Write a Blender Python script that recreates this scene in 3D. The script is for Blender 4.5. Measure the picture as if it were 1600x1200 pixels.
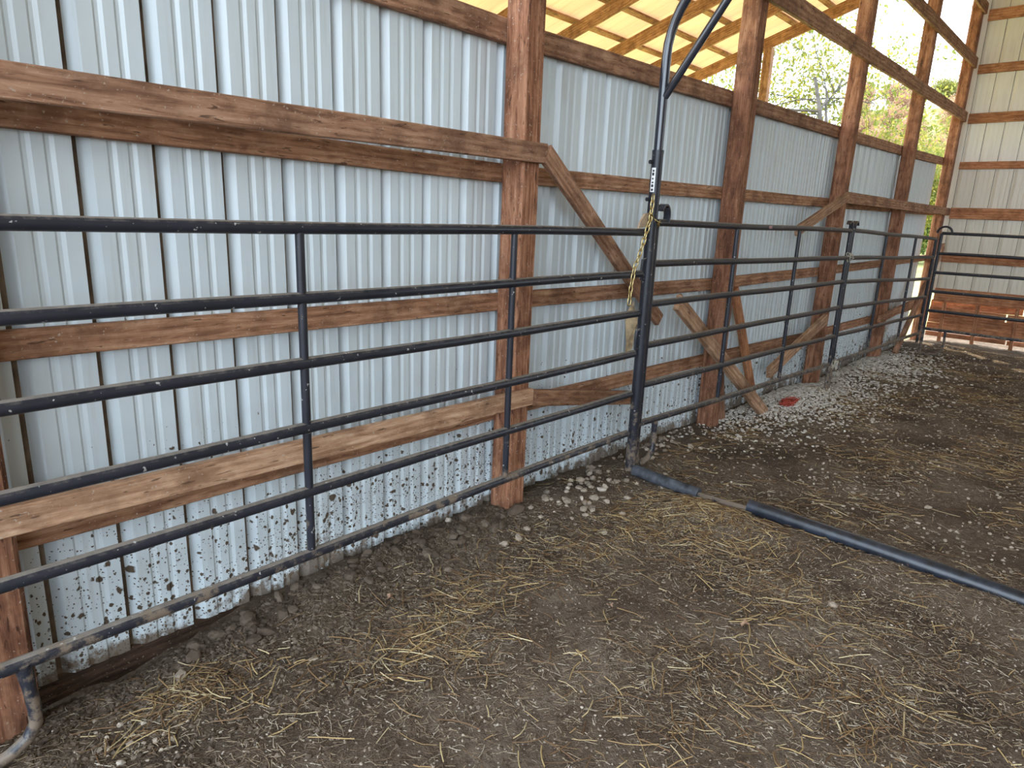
import bpy, math, random
import numpy as np
from mathutils import Vector, Matrix, noise

random.seed(7)
rng = np.random.default_rng(7)
for o in list(bpy.data.objects):
    bpy.data.objects.remove(o)
SC = bpy.context.scene
COL = SC.collection

# ------------------------------------------------------------------ camera
CAM = Vector((-0.673, -2.426, 1.55))
FW = Vector((0.72204881, 0.64638027, -0.24665371))
RT = Vector((0.67392238, -0.737746, 0.03949016))
UP = Vector((0.15644213, 0.19473928, 0.96829875))
cd = bpy.data.cameras.new('camera')
cd.sensor_width = 36.0
cd.lens = 36.0 * 1043.0 / 1600.0
cd.clip_start = 0.05
cd.clip_end = 600
co = bpy.data.objects.new('camera', cd)
COL.objects.link(co)
m = Matrix((RT, UP, -FW)).transposed().to_4x4()
m.translation = CAM
co.matrix_world = m
SC.camera = co

# ------------------------------------------------------------------ light
world = bpy.data.worlds.new('World')
SC.world = world
world.use_nodes = True
bg = world.node_tree.nodes['Background']
bg.inputs[0].default_value = (0.745, 0.87, 1.0, 1)
bg.inputs[1].default_value = 3.4
sl = bpy.data.lights.new('sun', 'SUN')
sl.energy = 5.5
sl.angle = math.radians(1.0)
sl.color = (1.0, 0.87, 0.66)
so = bpy.data.objects.new('sun', sl)
COL.objects.link(so)
az, el = math.radians(50), math.radians(38)
sd = Vector((math.cos(az) * math.cos(el), math.sin(az) * math.cos(el), math.sin(el)))
so.rotation_euler = sd.to_track_quat('Z', 'Y').to_euler()
so.location = (30, 30, 30)
vs = SC.view_settings
vs.view_transform = 'Standard'
vs.look = 'None'
vs.exposure = 0.98
vs.gamma = 1.0
vs.use_curve_mapping = False


# ------------------------------------------------------------------ materials
def mat(name):
    mt = bpy.data.materials.new(name)
    mt.use_nodes = True
    nt = mt.node_tree
    return mt, nt, nt.nodes['Principled BSDF']


def N(nt, typ, **kw):
    n = nt.nodes.new(typ)
    for k, v in kw.items():
        if k.startswith('i_'):
            n.inputs[k[2:]].default_value = v
        else:
            setattr(n, k, v)
    return n


def L(nt, a, b):
    nt.links.new(a, b)


def ramp(nt, fac, stops):
    r = nt.nodes.new('ShaderNodeValToRGB')
    while len(r.color_ramp.elements) < len(stops):
        r.color_ramp.elements.new(0.5)
    for e, (p, c) in zip(r.color_ramp.elements, stops):
        e.position = p
        e.color = (c[0], c[1], c[2], 1) if not isinstance(c, (int, float)) else (c, c, c, 1)
    L(nt, fac, r.inputs[0])
    return r.outputs[0]


def math_(nt, op, a, b=None, clamp=False):
    n = nt.nodes.new('ShaderNodeMath')
    n.operation = op
    n.use_clamp = clamp
    for i, v in enumerate((a, b)):
        if v is None:
            continue
        if isinstance(v, (int, float)):
            n.inputs[i].default_value = v
        else:
            L(nt, v, n.inputs[i])
    return n.outputs[0]


def mix(nt, fac, a, b, typ='MIX'):
    n = nt.nodes.new('ShaderNodeMix')
    n.data_type = 'RGBA'
    n.blend_type = typ
    if isinstance(fac, (int, float)):
        n.inputs[0].default_value = fac
    else:
        L(nt, fac, n.inputs[0])
    for i, v in ((6, a), (7, b)):
        if isinstance(v, tuple):
            n.inputs[i].default_value = (v[0], v[1], v[2], 1)
        else:
            L(nt, v, n.inputs[i])
    return n.outputs[2]


def tnoise(nt, vec, scale, detail=4, rough=0.55, dist=0.0):
    n = N(nt, 'ShaderNodeTexNoise')
    n.inputs['Scale'].default_value = scale
    n.inputs['Detail'].default_value = detail
    n.inputs['Roughness'].default_value = rough
    n.inputs['Distortion'].default_value = dist
    if vec is not None:
        L(nt, vec, n.inputs['Vector'])
    return n.outputs['Fac']


def bump(nt, h, strength, dist, bsdf):
    b = N(nt, 'ShaderNodeBump')
    b.inputs['Strength'].default_value = strength
    b.inputs['Distance'].default_value = dist
    L(nt, h, b.inputs['Height'])
    L(nt, b.outputs[0], bsdf.inputs['Normal'])


def wood_mat(name, dark, mid, light, rough=0.75):
    mt, nt, b = mat(name)
    tc = N(nt, 'ShaderNodeTexCoord')
    oi = N(nt, 'ShaderNodeObjectInfo')
    off = N(nt, 'ShaderNodeVectorMath', operation='SCALE')
    off.inputs[0].default_value = (13.0, 7.0, 3.0)
    L(nt, oi.outputs['Random'], off.inputs['Scale'])
    add = N(nt, 'ShaderNodeVectorMath', operation='ADD')
    L(nt, tc.outputs['Object'], add.inputs[0])
    L(nt, off.outputs[0], add.inputs[1])
    mp = N(nt, 'ShaderNodeMapping')
    mp.inputs['Scale'].default_value = (1.6, 9, 9)
    L(nt, add.outputs[0], mp.inputs[0])
    grain = tnoise(nt, mp.outputs[0], 3.0, 6, 0.6, 1.2)
    mp2 = N(nt, 'ShaderNodeMapping')
    mp2.inputs['Scale'].default_value = (0.5, 9, 9)
    L(nt, add.outputs[0], mp2.inputs[0])
    wv = N(nt, 'ShaderNodeTexWave', wave_type='RINGS', rings_direction='X')
    wv.inputs['Scale'].default_value = 1.1
    wv.inputs['Distortion'].default_value = 9.0
    wv.inputs['Detail'].default_value = 2.0
    wv.inputs['Detail Scale'].default_value = 0.8
    L(nt, mp2.outputs[0], wv.inputs['Vector'])
    fib = N(nt, 'ShaderNodeMapping')
    fib.inputs['Scale'].default_value = (2.5, 70, 70)
    L(nt, add.outputs[0], fib.inputs[0])
    fine = tnoise(nt, fib.outputs[0], 3.0, 3, 0.6)
    g = math_(nt, 'ADD', math_(nt, 'MULTIPLY', grain, 0.62), math_(nt, 'ADD', math_(nt, 'MULTIPLY', wv.outputs['Fac'], 0.10), math_(nt, 'MULTIPLY', fine, 0.28)))
    c = ramp(nt, g, [(0.36, dark), (0.50, mid), (0.66, light)])
    # knots
    mpk = N(nt, 'ShaderNodeMapping')
    mpk.inputs['Scale'].default_value = (1.6, 6, 6)
    L(nt, add.outputs[0], mpk.inputs[0])
    vo = N(nt, 'ShaderNodeTexVoronoi')
    vo.inputs['Scale'].default_value = 1.0
    L(nt, mpk.outputs[0], vo.inputs['Vector'])
    kn = ramp(nt, vo.outputs['Distance'], [(0.05, 1.0), (0.13, 0.0)])
    c = mix(nt, math_(nt, 'MULTIPLY', kn, 0.75), c, tuple(v * 0.35 for v in dark))
    # stain / dirt blotches and pale flecks
    bl = tnoise(nt, add.outputs[0], 5.0, 5, 0.65)
    c = mix(nt, ramp(nt, bl, [(0.46, 0.0), (0.66, 0.7)]), c, tuple(v * 0.7 for v in dark))
    fl = tnoise(nt, add.outputs[0], 90.0, 2, 0.5)
    c = mix(nt, ramp(nt, fl, [(0.66, 0.0), (0.72, 0.7)]), c, (0.46, 0.37, 0.29))
    cr = tnoise(nt, mp.outputs[0], 9.0, 3, 0.5, 0.4)
    c = mix(nt, ramp(nt, cr, [(0.30, 0.8), (0.36, 0.0)]), c, tuple(v * 0.3 for v in dark))
    # per-board brightness
    hs = N(nt, 'ShaderNodeHueSaturation')
    L(nt, c, hs.inputs['Color'])
    v = math_(nt, 'ADD', math_(nt, 'MULTIPLY', oi.outputs['Random'], 0.30), 0.85)
    L(nt, v, hs.inputs['Value'])
    L(nt, hs.outputs[0], b.inputs['Base Color'])
    b.inputs['Roughness'].default_value = rough
    b.inputs['Specular IOR Level'].default_value = 0.25
    bump(nt, g, 0.7, 0.005, b)
    return mt


M = {}
M['post'] = wood_mat('treated_post_wood', (0.13, 0.052, 0.028), (0.30, 0.132, 0.072), (0.47, 0.245, 0.145))
M['board'] = wood_mat('brown_board_wood', (0.17, 0.080, 0.046), (0.35, 0.185, 0.11), (0.52, 0.31, 0.20))
M['pale'] = wood_mat('pale_board_wood', (0.26, 0.135, 0.075), (0.45, 0.26, 0.155), (0.62, 0.41, 0.27))
M['girt'] = wood_mat('girt_wood', (0.18, 0.082, 0.044), (0.36, 0.18, 0.10), (0.54, 0.32, 0.20))
M['yellow'] = wood_mat('lean_to_wood', (0.17, 0.075, 0.032), (0.33, 0.16, 0.07), (0.48, 0.27, 0.13))
M['muddy'] = wood_mat('muddy_skirt_wood', (0.045, 0.026, 0.017), (0.095, 0.055, 0.036), (0.17, 0.105, 0.07))
M['orange'] = wood_mat('far_wall_wood', (0.26, 0.10, 0.045), (0.44, 0.19, 0.09), (0.58, 0.31, 0.17))


def siding_mat(name, col, warm, dirt=1.0, rough=0.32):
    mt, nt, b = mat(name)
    ge = N(nt, 'ShaderNodeNewGeometry')
    pos = ge.outputs['Position']
    sx = N(nt, 'ShaderNodeSeparateXYZ')
    L(nt, pos, sx.inputs[0])
    z = sx.outputs['Z']
    c = mix(nt, ramp(nt, tnoise(nt, pos, 2.2, 4), [(0.35, 0.0), (0.7, 0.35)]), col, warm)
    mp = N(nt, 'ShaderNodeMapping')
    mp.inputs['Scale'].default_value = (9, 9, 0.7)
    L(nt, pos, mp.inputs[0])
    st = tnoise(nt, mp.outputs[0], 3.0, 4, 0.6)
    c = mix(nt, ramp(nt, st, [(0.52, 0.0), (0.8, 0.32)]), c, (0.33, 0.29, 0.23))
    # rib bottoms get dirt and painted shade from a separate material (deep side of the sheet)
    # mud spatter: droplets of three sizes, denser low on the wall
    zfall = N(nt, 'ShaderNodeMapRange')
    zfall.inputs['From Min'].default_value = 0.05
    zfall.inputs['From Max'].default_value = 1.25
    zfall.inputs['To Min'].default_value = 1.0
    zfall.inputs['To Max'].default_value = 0.12
    L(nt, z, zfall.inputs['Value'])
    dens = math_(nt, 'MULTIPLY', zfall.outputs[0], zfall.outputs[0])
    patch = tnoise(nt, pos, 1.9, 3)
    dens = math_(nt, 'MULTIPLY', dens, math_(nt, 'MULTIPLY', patch, 2.3 * dirt))
    mud = None
    for sc, amp, stretch in ((21.0, 0.27, 0.8), (46.0, 0.33, 0.75), (95.0, 0.32, 1.0)):
        mpp = N(nt, 'ShaderNodeMapping')
        mpp.inputs['Scale'].default_value = (1.0, 0.2, stretch)
        mpp.inputs['Rotation'].default_value = (0, 0.6 * (sc / 40.0), 0)
        L(nt, pos, mpp.inputs[0])
        wob = N(nt, 'ShaderNodeTexNoise')
        wob.inputs['Scale'].default_value = sc * 1.6
        L(nt, mpp.outputs[0], wob.inputs['Vector'])
        mv = N(nt, 'ShaderNodeVectorMath', operation='SCALE')
        L(nt, wob.outputs['Color'], mv.inputs[0])
        mv.inputs['Scale'].default_value = 0.7 / sc
        av = N(nt, 'ShaderNodeVectorMath', operation='ADD')
        L(nt, mpp.outputs[0], av.inputs[0])
        L(nt, mv.outputs[0], av.inputs[1])
        vo = N(nt, 'ShaderNodeTexVoronoi')
        vo.inputs['Scale'].default_value = sc
        L(nt, av.outputs[0], vo.inputs['Vector'])
        sep = N(nt, 'ShaderNodeSeparateColor')
        L(nt, vo.outputs['Color'], sep.inputs[0])
        # each cell has its own droplet radius; only some cells carry one
        rr = math_(nt, 'SUBTRACT', math_(nt, 'MULTIPLY', dens, 0.95), sep.outputs[0])
        rr = math_(nt, 'MULTIPLY', math_(nt, 'MAXIMUM', rr, 0.0), amp * 1.9)
        rr = math_(nt, 'MINIMUM', rr, amp)
        d = math_(nt, 'SUBTRACT', rr, vo.outputs['Distance'])
        k = math_(nt, 'MULTIPLY', d, 14.0, clamp=True)
        mud = k if mud is None else math_(nt, 'MAXIMUM', mud, k)
    c = mix(nt, mud, c, (0.085, 0.058, 0.036))
    # caked mud at the very bottom
    bn = tnoise(nt, pos, 11.0, 6, 0.7)
    low = N(nt, 'ShaderNodeMapRange')
    low.inputs['From Min'].default_value = 0.34
    low.inputs['From Max'].default_value = -0.05
    L(nt, z, low.inputs['Value'])
    cake = ramp(nt, math_(nt, 'MULTIPLY', math_(nt, 'MULTIPLY', low.outputs[0], bn), math_(nt, 'MULTIPLY', patch, 2.0 * dirt)), [(0.40, 0.0), (0.52, 0.9)])
    c = mix(nt, cake, c, (0.15, 0.105, 0.068))
    L(nt, c, b.inputs['Base Color'])
    rg = math_(nt, 'ADD', math_(nt, 'MULTIPLY', math_(nt, 'MAXIMUM', mud, cake), 0.5), rough)
    L(nt, rg, b.inputs['Roughness'])
    b.inputs['Specular IOR Level'].default_value = 0.5
    bump(nt, mud, 0.35, 0.004, b)
    return mt


M['siding'] = siding_mat('white_painted_steel', (0.62, 0.69, 0.725), (0.60, 0.61, 0.60))
M['cream'] = siding_mat('cream_painted_steel', (0.74, 0.70, 0.60), (0.68, 0.63, 0.52), dirt=0.35)

mt, nt, b = mat('lean_to_roof_sheet')
ge = N(nt, 'ShaderNodeNewGeometry')
c = ramp(nt, tnoise(nt, ge.outputs['Position'], 0.9, 3), [(0.3, (0.74, 0.47, 0.27)), (0.7, (0.80, 0.54, 0.32))])
L(nt, c, b.inputs['Base Color'])
b.inputs['Roughness'].default_value = 0.5
tr = N(nt, 'ShaderNodeBsdfTranslucent')
L(nt, c, tr.inputs[0])
ms = N(nt, 'ShaderNodeMixShader')
ms.inputs[0].default_value = 0.10
L(nt, b.outputs[0], ms.inputs[1])
L(nt, tr.outputs[0], ms.inputs[2])
L(nt, ms.outputs[0], nt.nodes['Material Output'].inputs['Surface'])
M['roof'] = mt

# dark painted tube with dust settled on top and chipped spots
mt, nt, b = mat('dark_painted_steel_tube')
ge = N(nt, 'ShaderNodeNewGeometry')
pos = ge.outputs['Position']
sx = N(nt, 'ShaderNodeSeparateXYZ')
L(nt, ge.outputs['True Normal'], sx.inputs[0])
sp = N(nt, 'ShaderNodeSeparateXYZ')
L(nt, pos, sp.inputs[0])
nz = sx.outputs['Z']
dn = tnoise(nt, pos, 26.0, 5, 0.7)
up = ramp(nt, math_(nt, 'ADD', nz, math_(nt, 'MULTIPLY', math_(nt, 'SUBTRACT', dn, 0.5), 0.6)), [(0.60, 0.0), (0.98, 0.9)])
base = ramp(nt, tnoise(nt, pos, 6.0, 3), [(0.3, (0.017, 0.018, 0.025)), (0.7, (0.027, 0.028, 0.038))])
c = mix(nt, up, base, (0.25, 0.215, 0.18))
lowm = N(nt, 'ShaderNodeMapRange')
lowm.inputs['From Min'].default_value = 0.62
lowm.inputs['From Max'].default_value = 0.0
L(nt, sp.outputs['Z'], lowm.inputs['Value'])
mudn = tnoise(nt, pos, 17.0, 5, 0.7)
cake = ramp(nt, math_(nt, 'ADD', math_(nt, 'MULTIPLY', lowm.outputs[0], 0.28), mudn), [(0.66, 0.0), (0.76, 0.85)])
c = mix(nt, cake, c, (0.20, 0.15, 0.11))
ch = tnoise(nt, pos, 48.0, 2, 0.5)
c = mix(nt, ramp(nt, ch, [(0.70, 0.0), (0.73, 0.8)]), c, (0.45, 0.43, 0.40))
L(nt, c, b.inputs['Base Color'])
L(nt, math_(nt, 'ADD', math_(nt, 'MULTIPLY', up, 0.4), 0.33), b.inputs['Roughness'])
b.inputs['Specular IOR Level'].default_value = 0.4
bump(nt, dn, 0.15, 0.003, b)
M['tube'] = mt


def plain(name, col, rough=0.6, metal=0.0, var=0.2, sc=25.0, spec=0.4):
    mt, nt, b = mat(name)
    tc = N(nt, 'ShaderNodeTexCoord')
    n = tnoise(nt, tc.outputs['Object'], sc, 4)
    c = ramp(nt, n, [(0.3, tuple(v * (1 - var) for v in col)), (0.7, tuple(min(1, v * (1 + var)) for v in col))])
    L(nt, c, b.inputs['Base Color'])
    b.inputs['Roughness'].default_value = rough
    b.inputs['Metallic'].default_value = metal
    b.inputs['Specular IOR Level'].default_value = spec
    return mt


M['rib_dirt_shade'] = plain('rib_dirt_and_painted_shade', (0.17, 0.125, 0.09), 0.95, 0.0, 0.5, 9, 0.1)  # one brown for rib dirt and the shade painted into the recess
M['gloss'] = plain('black_gloss_tube', (0.025, 0.029, 0.042), 0.13, 0.0, 0.15, 12, 0.8)
M['pipe'] = plain('worn_blue_black_pipe', (0.020, 0.024, 0.034), 0.36, 0.0, 0.6, 18, 0.6)
M['pipe_dusty'] = plain('dusty_blue_grey_pipe', (0.060, 0.064, 0.075), 0.55, 0.0, 0.65, 22, 0.4)
M['chain'] = plain('yellow_zinc_chain', (0.62, 0.48, 0.22), 0.35, 0.9, 0.2, 60)
M['steel'] = plain('grey_zinc_chain', (0.35, 0.35, 0.36), 0.45, 0.8, 0.2, 60)
M['white'] = plain('white_sticker_film', (0.8, 0.8, 0.8), 0.4, 0, 0.04)
M['ink'] = plain('black_ink', (0.02, 0.02, 0.025), 0.5, 0, 0.05)
M['pink'] = plain('faded_red_print', (0.42, 0.24, 0.26), 0.5, 0, 0.3, 90)
M['tan'] = plain('tan_flat_latch', (0.42, 0.31, 0.21), 0.6, 0, 0.25)
M['tanwall'] = plain('warm_bounce_tan', (0.50, 0.40, 0.28), 0.8, 0, 0.15, 2)  # warm tan picked for the light bounced by the unseen roof and wall
M['torn_sunlit'] = plain('sunlit_torn_metal', (0.48, 0.36, 0.22), 0.6, 0, 0.5, 20)  # torn metal with the sunlight through the hole put into its colour
M['red'] = plain('red_baling_twine', (0.42, 0.07, 0.045), 0.8, 0, 0.4, 40)
M['twine'] = plain('pale_twine', (0.5, 0.45, 0.36), 0.8, 0, 0.3, 40)
M['stem'] = plain('grey_bark', (0.055, 0.044, 0.036), 0.9, 0, 0.35, 6)
M['leafbrown'] = plain('dry_brown_leaf', (0.30, 0.185, 0.12), 0.8, 0, 0.25, 40)


def random_col_mat(name, stops, rough=0.85, sc=30.0):
    """colour differs from piece to piece of one joined mesh, or from object to object"""
    mt, nt, b = mat(name)
    ge = N(nt, 'ShaderNodeNewGeometry')
    oi = N(nt, 'ShaderNodeObjectInfo')
    f = math_(nt, 'FRACT', math_(nt, 'ADD', ge.outputs['Random Per Island'], oi.outputs['Random']))
    c = ramp(nt, f, stops)
    n = tnoise(nt, ge.outputs['Position'], sc, 4)
    c = mix(nt, ramp(nt, n, [(0.45, 0.0), (0.8, 0.45)]), c, tuple(v * 0.5 for v in stops[0][1]))
    L(nt, c, b.inputs['Base Color'])
    b.inputs['Roughness'].default_value = rough
    b.inputs['Specular IOR Level'].default_value = 0.2
    return mt


M['stone'] = random_col_mat('limestone_gravel', [(0.0, (0.22, 0.175, 0.135)), (0.35, (0.33, 0.265, 0.205)), (0.7, (0.44, 0.36, 0.285)), (1.0, (0.55, 0.475, 0.395))], 0.85, 40)
M['palestone'] = random_col_mat('pale_crushed_stone', [(0.0, (0.36, 0.31, 0.26)), (0.4, (0.52, 0.47, 0.41)), (1.0, (0.72, 0.68, 0.62))], 0.85, 40)
M['clod'] = random_col_mat('dry_mud_clod', [(0.0, (0.07, 0.05, 0.036)), (0.5, (0.12, 0.088, 0.064)), (1.0, (0.175, 0.135, 0.102))], 0.95, 30)
M['straw'] = random_col_mat('straw', [(0.0, (0.11, 0.06, 0.03)), (0.35, (0.20, 0.115, 0.055)), (0.65, (0.32, 0.205, 0.095)), (0.88, (0.46, 0.335, 0.155)), (1.0, (0.56, 0.46, 0.28))], 0.6, 8)
M['chaff'] = random_col_mat('chaff', [(0.0, (0.10, 0.065, 0.04)), (0.45, (0.20, 0.14, 0.09)), (0.8, (0.34, 0.26, 0.17)), (1.0, (0.52, 0.46, 0.36))], 0.8, 8)


def leaf_mat(name, stops):
    mt, nt, b = mat(name)
    ge = N(nt, 'ShaderNodeNewGeometry')
    c = ramp(nt, ge.outputs['Random Per Island'], stops)
    L(nt, c, b.inputs['Base Color'])
    b.inputs['Roughness'].default_value = 0.6
    tr = N(nt, 'ShaderNodeBsdfTranslucent')
    L(nt, c, tr.inputs[0])
    ms = N(nt, 'ShaderNodeMixShader')
    ms.inputs[0].default_value = 0.5
    L(nt, b.outputs[0], ms.inputs[1])
    L(nt, tr.outputs[0], ms.inputs[2])
    L(nt, ms.outputs[0], nt.nodes['Material Output'].inputs['Surface'])
    return mt


M['leaf_y'] = leaf_mat('yellow_green_leaves', [(0.0, (0.10, 0.13, 0.02)), (0.5, (0.20, 0.21, 0.035)), (1.0, (0.33, 0.27, 0.06))])
M['leaf_o'] = leaf_mat('russet_leaves', [(0.0, (0.24, 0.13, 0.085)), (0.5, (0.38, 0.22, 0.14)), (1.0, (0.44, 0.32, 0.19))])
M['leaf_g'] = leaf_mat('green_leaves', [(0.0, (0.08, 0.16, 0.05)), (0.5, (0.18, 0.27, 0.08)), (1.0, (0.34, 0.37, 0.10))])

# ground
mt, nt, b = mat('trampled_dirt')
ge = N(nt, 'ShaderNodeNewGeometry')
pos = ge.outputs['Position']
n1 = tnoise(nt, pos, 2.0, 5, 0.6)
n2 = tnoise(nt, pos, 38.0, 6, 0.7)
n3 = tnoise(nt, pos, 170.0, 3, 0.6)
c = ramp(nt, n1, [(0.32, (0.070, 0.049, 0.035)), (0.5, (0.160, 0.117, 0.084)), (0.68, (0.245, 0.190, 0.145))])
c = mix(nt, ramp(nt, n2, [(0.36, 0.7), (0.54, 0.0)]), c, (0.07, 0.048, 0.033))
c = mix(nt, ramp(nt, n3, [(0.60, 0.0), (0.70, 0.65)]), c, (0.33, 0.27, 0.21))
# fine pale grit
vo = N(nt, 'ShaderNodeTexVoronoi')
vo.inputs['Scale'].default_value = 75.0
L(nt, pos, vo.inputs['Vector'])
sep = N(nt, 'ShaderNodeSeparateColor')
L(nt, vo.outputs['Color'], sep.inputs[0])
gr = math_(nt, 'MULTIPLY', math_(nt, 'GREATER_THAN', sep.outputs[0], 0.86), math_(nt, 'LESS_THAN', vo.outputs['Distance'], 0.27))
c = mix(nt, gr, c, (0.50, 0.44, 0.37))
L(nt, c, b.inputs['Base Color'])
b.inputs['Roughness'].default_value = 0.95
b.inputs['Specular IOR Level'].default_value = 0.15
bump(nt, math_(nt, 'ADD', n2, math_(nt, 'MULTIPLY', n3, 0.5)), 1.0, 0.02, b)
M['dirt'] = mt

mt, nt, b = mat('dry_meadow_grass')
ge = N(nt, 'ShaderNodeNewGeometry')
c = ramp(nt, tnoise(nt, ge.outputs['Position'], 0.35, 6, 0.7), [(0.3, (0.17, 0.19, 0.055)), (0.55, (0.34, 0.32, 0.11)), (0.75, (0.45, 0.38, 0.16))])
L(nt, c, b.inputs['Base Color'])
b.inputs['Roughness'].default_value = 0.9
M['grass'] = mt


# ------------------------------------------------------------------ mesh helpers
class MB:
    def __init__(self):
        self.v, self.f = [], []

    def add(self, vs, fs):
        k = len(self.v)
        self.v += [tuple(p) for p in vs]
        self.f += [tuple(i + k for i in q) for q in fs]
        return self

    def box(self, x0, x1, y0, y1, z0, z1):
        vs = [(x0, y0, z0), (x1, y0, z0), (x1, y1, z0), (x0, y1, z0), (x0, y0, z1), (x1, y0, z1), (x1, y1, z1), (x0, y1, z1)]
        return self.add(vs, [(3, 2, 1, 0), (4, 5, 6, 7), (0, 1, 5, 4), (1, 2, 6, 5), (2, 3, 7, 6), (3, 0, 4, 7)])

    def tube(self, pts, r, n=12, cap=True, sy=1.0):
        pts = [Vector(p) for p in pts]
        rs = r if isinstance(r, (list, tuple)) else [r] * len(pts)
        vs, fs = [], []
        prev = None
        for i, p in enumerate(pts):
            t = (pts[min(i + 1, len(pts) - 1)] - pts[max(i - 1, 0)]).normalized()
            if prev is None:
                a = Vector((0, 0, 1)) if abs(t.z) < 0.9 else Vector((0, 1, 0))
                u = t.cross(a).normalized()
            else:
                u = (prev - t * prev.dot(t)).normalized()
            prev = u
            w = t.cross(u)
            for k in range(n):
                a = 2 * math.pi * k / n
                vs.append(p + (u * math.cos(a) + w * math.sin(a) * sy) * rs[i])
        for i in range(len(pts) - 1):
            for k in range(n):
                k2 = (k + 1) % n
                fs.append((i * n + k, i * n + k2, (i + 1) * n + k2, (i + 1) * n + k))
        if cap:
            fs.append(tuple(range(n - 1, -1, -1)))
            e = (len(pts) - 1) * n
            fs.append(tuple(e + k for k in range(n)))
        return self.add(vs, fs)

    def build(self, name, material, parent=None, smooth=False, loc=None):
        me = bpy.data.meshes.new(name)
        me.from_pydata(self.v, [], self.f)
        me.materials.append(material)
        if smooth:
            me.polygons.foreach_set('use_smooth', [True] * len(me.polygons))
        me.update()
        o = bpy.data.objects.new(name, me)
        COL.objects.link(o)
        if loc is not None:
            o.location = loc
        if parent is not None:
            o.parent = parent
        return o


def smooth_by_angle(o, deg=40):
    me = o.data
    me.polygons.foreach_set('use_smooth', [True] * len(me.polygons))
    me.set_sharp_from_angle(angle=math.radians(deg))


def tag(o, label, cat, group=None, kind=None):
    o['label'] = label
    if cat:
        o['category'] = cat
    if group:
        o['group'] = group
    if kind:
        o['kind'] = kind
    return o


def structure(o, label=None):
    o['kind'] = 'structure'
    if label:
        o['label'] = label
    return o


def empty(name, loc=(0, 0, 0)):
    o = bpy.data.objects.new(name, None)
    o.empty_display_size = 0.2
    COL.objects.link(o)
    o.location = loc
    return o


def lerp(a, b, t):
    return a + (b - a) * t


def interp(tab, x):
    xs = [q[0] for q in tab]
    ys = [q[1] for q in tab]
    return float(np.interp(x, xs, ys))


BN = [0]


def board(name, p0, p1, wide, thick, normal, material, parent=None, rough_end=0.0, warp=0.003):
    """sawn board from p0 to p1 (centre line); 'normal' is the way its flat face looks"""
    BN[0] += 1
    p0, p1 = Vector(p0), Vector(p1)
    ax = (p1 - p0)
    ln = ax.length
    ax.normalize()
    nn = Vector(normal)
    nn = (nn - ax * nn.dot(ax)).normalized()
    wd = nn.cross(ax).normalized()
    seg = max(2, int(ln / 0.35))
    c = min(wide, thick) * 0.10
    h, t = wide / 2, thick / 2
    prof = [(-h + c, -t), (h - c, -t), (h, -t + c), (h, t - c), (h - c, t), (-h + c, t), (-h, t - c), (-h, -t + c)]
    vs, fs = [], []
    sd_ = BN[0] * 3.71
    for i in range(seg + 1):
        x = ln * i / seg
        dy = warp * noise.noise((x * 1.3, sd_, 0.3))
        dz = warp * noise.noise((x * 1.3, sd_, 7.9))
        for k, (a, bb) in enumerate(prof):
            xe = x
            if i in (0, seg) and rough_end:
                xe += rough_end * noise.noise((k * 0.9, sd_, i * 2.0))
            vs.append((xe, a + dy, bb + dz))
    for i in range(seg):
        for k in range(8):
            k2 = (k + 1) % 8
            fs.append((i * 8 + k, i * 8 + k2, (i + 1) * 8 + k2, (i + 1) * 8 + k))
    fs.append(tuple(range(7, -1, -1)))
    fs.append(tuple(seg * 8 + k for k in range(8)))
    mb = MB().add(vs, fs)
    o = mb.build(name, material)
    mw = Matrix((ax, wd, nn)).transposed().to_4x4()
    mw.translation = p0
    o.matrix_world = mw
    if parent is not None:
        o.parent = parent
        o.matrix_parent_inverse = Matrix.Translation(-parent.location)
    return o


# ------------------------------------------------------------------ floor
def g(x, y):
    """height of the trampled floor"""
    base = -0.13 * min(1, max(0, (x - 3.2) / 4.8))
    wall = math.exp(-max(0, -y) / 0.22)
    near = -0.105 * wall * min(1, max(0, (0.5 - x) / 0.5)) - 0.035 * wall
    heap = 0.05 * math.exp(-((x - 2.35) ** 2 / 0.35 + (y + 0.30) ** 2 / 0.05))
    heap += 0.05 * math.exp(-((x - 1.25) ** 2 / 0.35 + (y + 0.12) ** 2 / 0.02))
    heap += 0.07 * math.exp(-((x - 6.0) ** 2 / 0.8 + (y + 0.25) ** 2 / 0.1))
    heap += 0.07 * math.exp(-((x - 8.6) ** 2 / 1.2 + (y + 0.3) ** 2 / 0.1))
    bank = 0.035 * math.exp(-((x - 2.6) ** 2 / 0.03)) * min(1, max(0, (-y - 0.4) * 2))
    big = 0.030 * noise.noise((x * 0.9, y * 0.9, 2.0))
    mid = 0.020 * noise.noise((x * 3.7, y * 3.7, 5.0))
    hoof = noise.noise((x * 7.5, y * 7.5, 9.0))
    return base + near + heap + bank + big + mid - 0.030 * max(0.0, hoof - 0.22) - 0.02


def gf(x, y):
    return g(x, y) + 0.007 * noise.fractal((x * 17, y * 17, 1.0), 1.0, 2.0, 4)


xs = np.concatenate([np.arange(-4, -1, 0.25), np.arange(-1, 4.2, 0.022), np.arange(4.2, 8, 0.06), np.arange(8, 13.6, 0.15)])
ys = np.concatenate([np.arange(-9, -3.4, 0.3), np.arange(-3.4, -2.2, 0.05), np.arange(-2.2, 0.03, 0.022)])
vs = [(x, y, gf(x, y)) for x in xs for y in ys]
ny = len(ys)
fs = [(i * ny + j, (i + 1) * ny + j, (i + 1) * ny + j + 1, i * ny + j + 1) for i in range(len(xs) - 1) for j in range(ny - 1)]
fl = MB().add(vs, fs).build('floor', M['dirt'], smooth=True)
structure(fl, 'trampled brown dirt floor of the pen')

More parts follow.
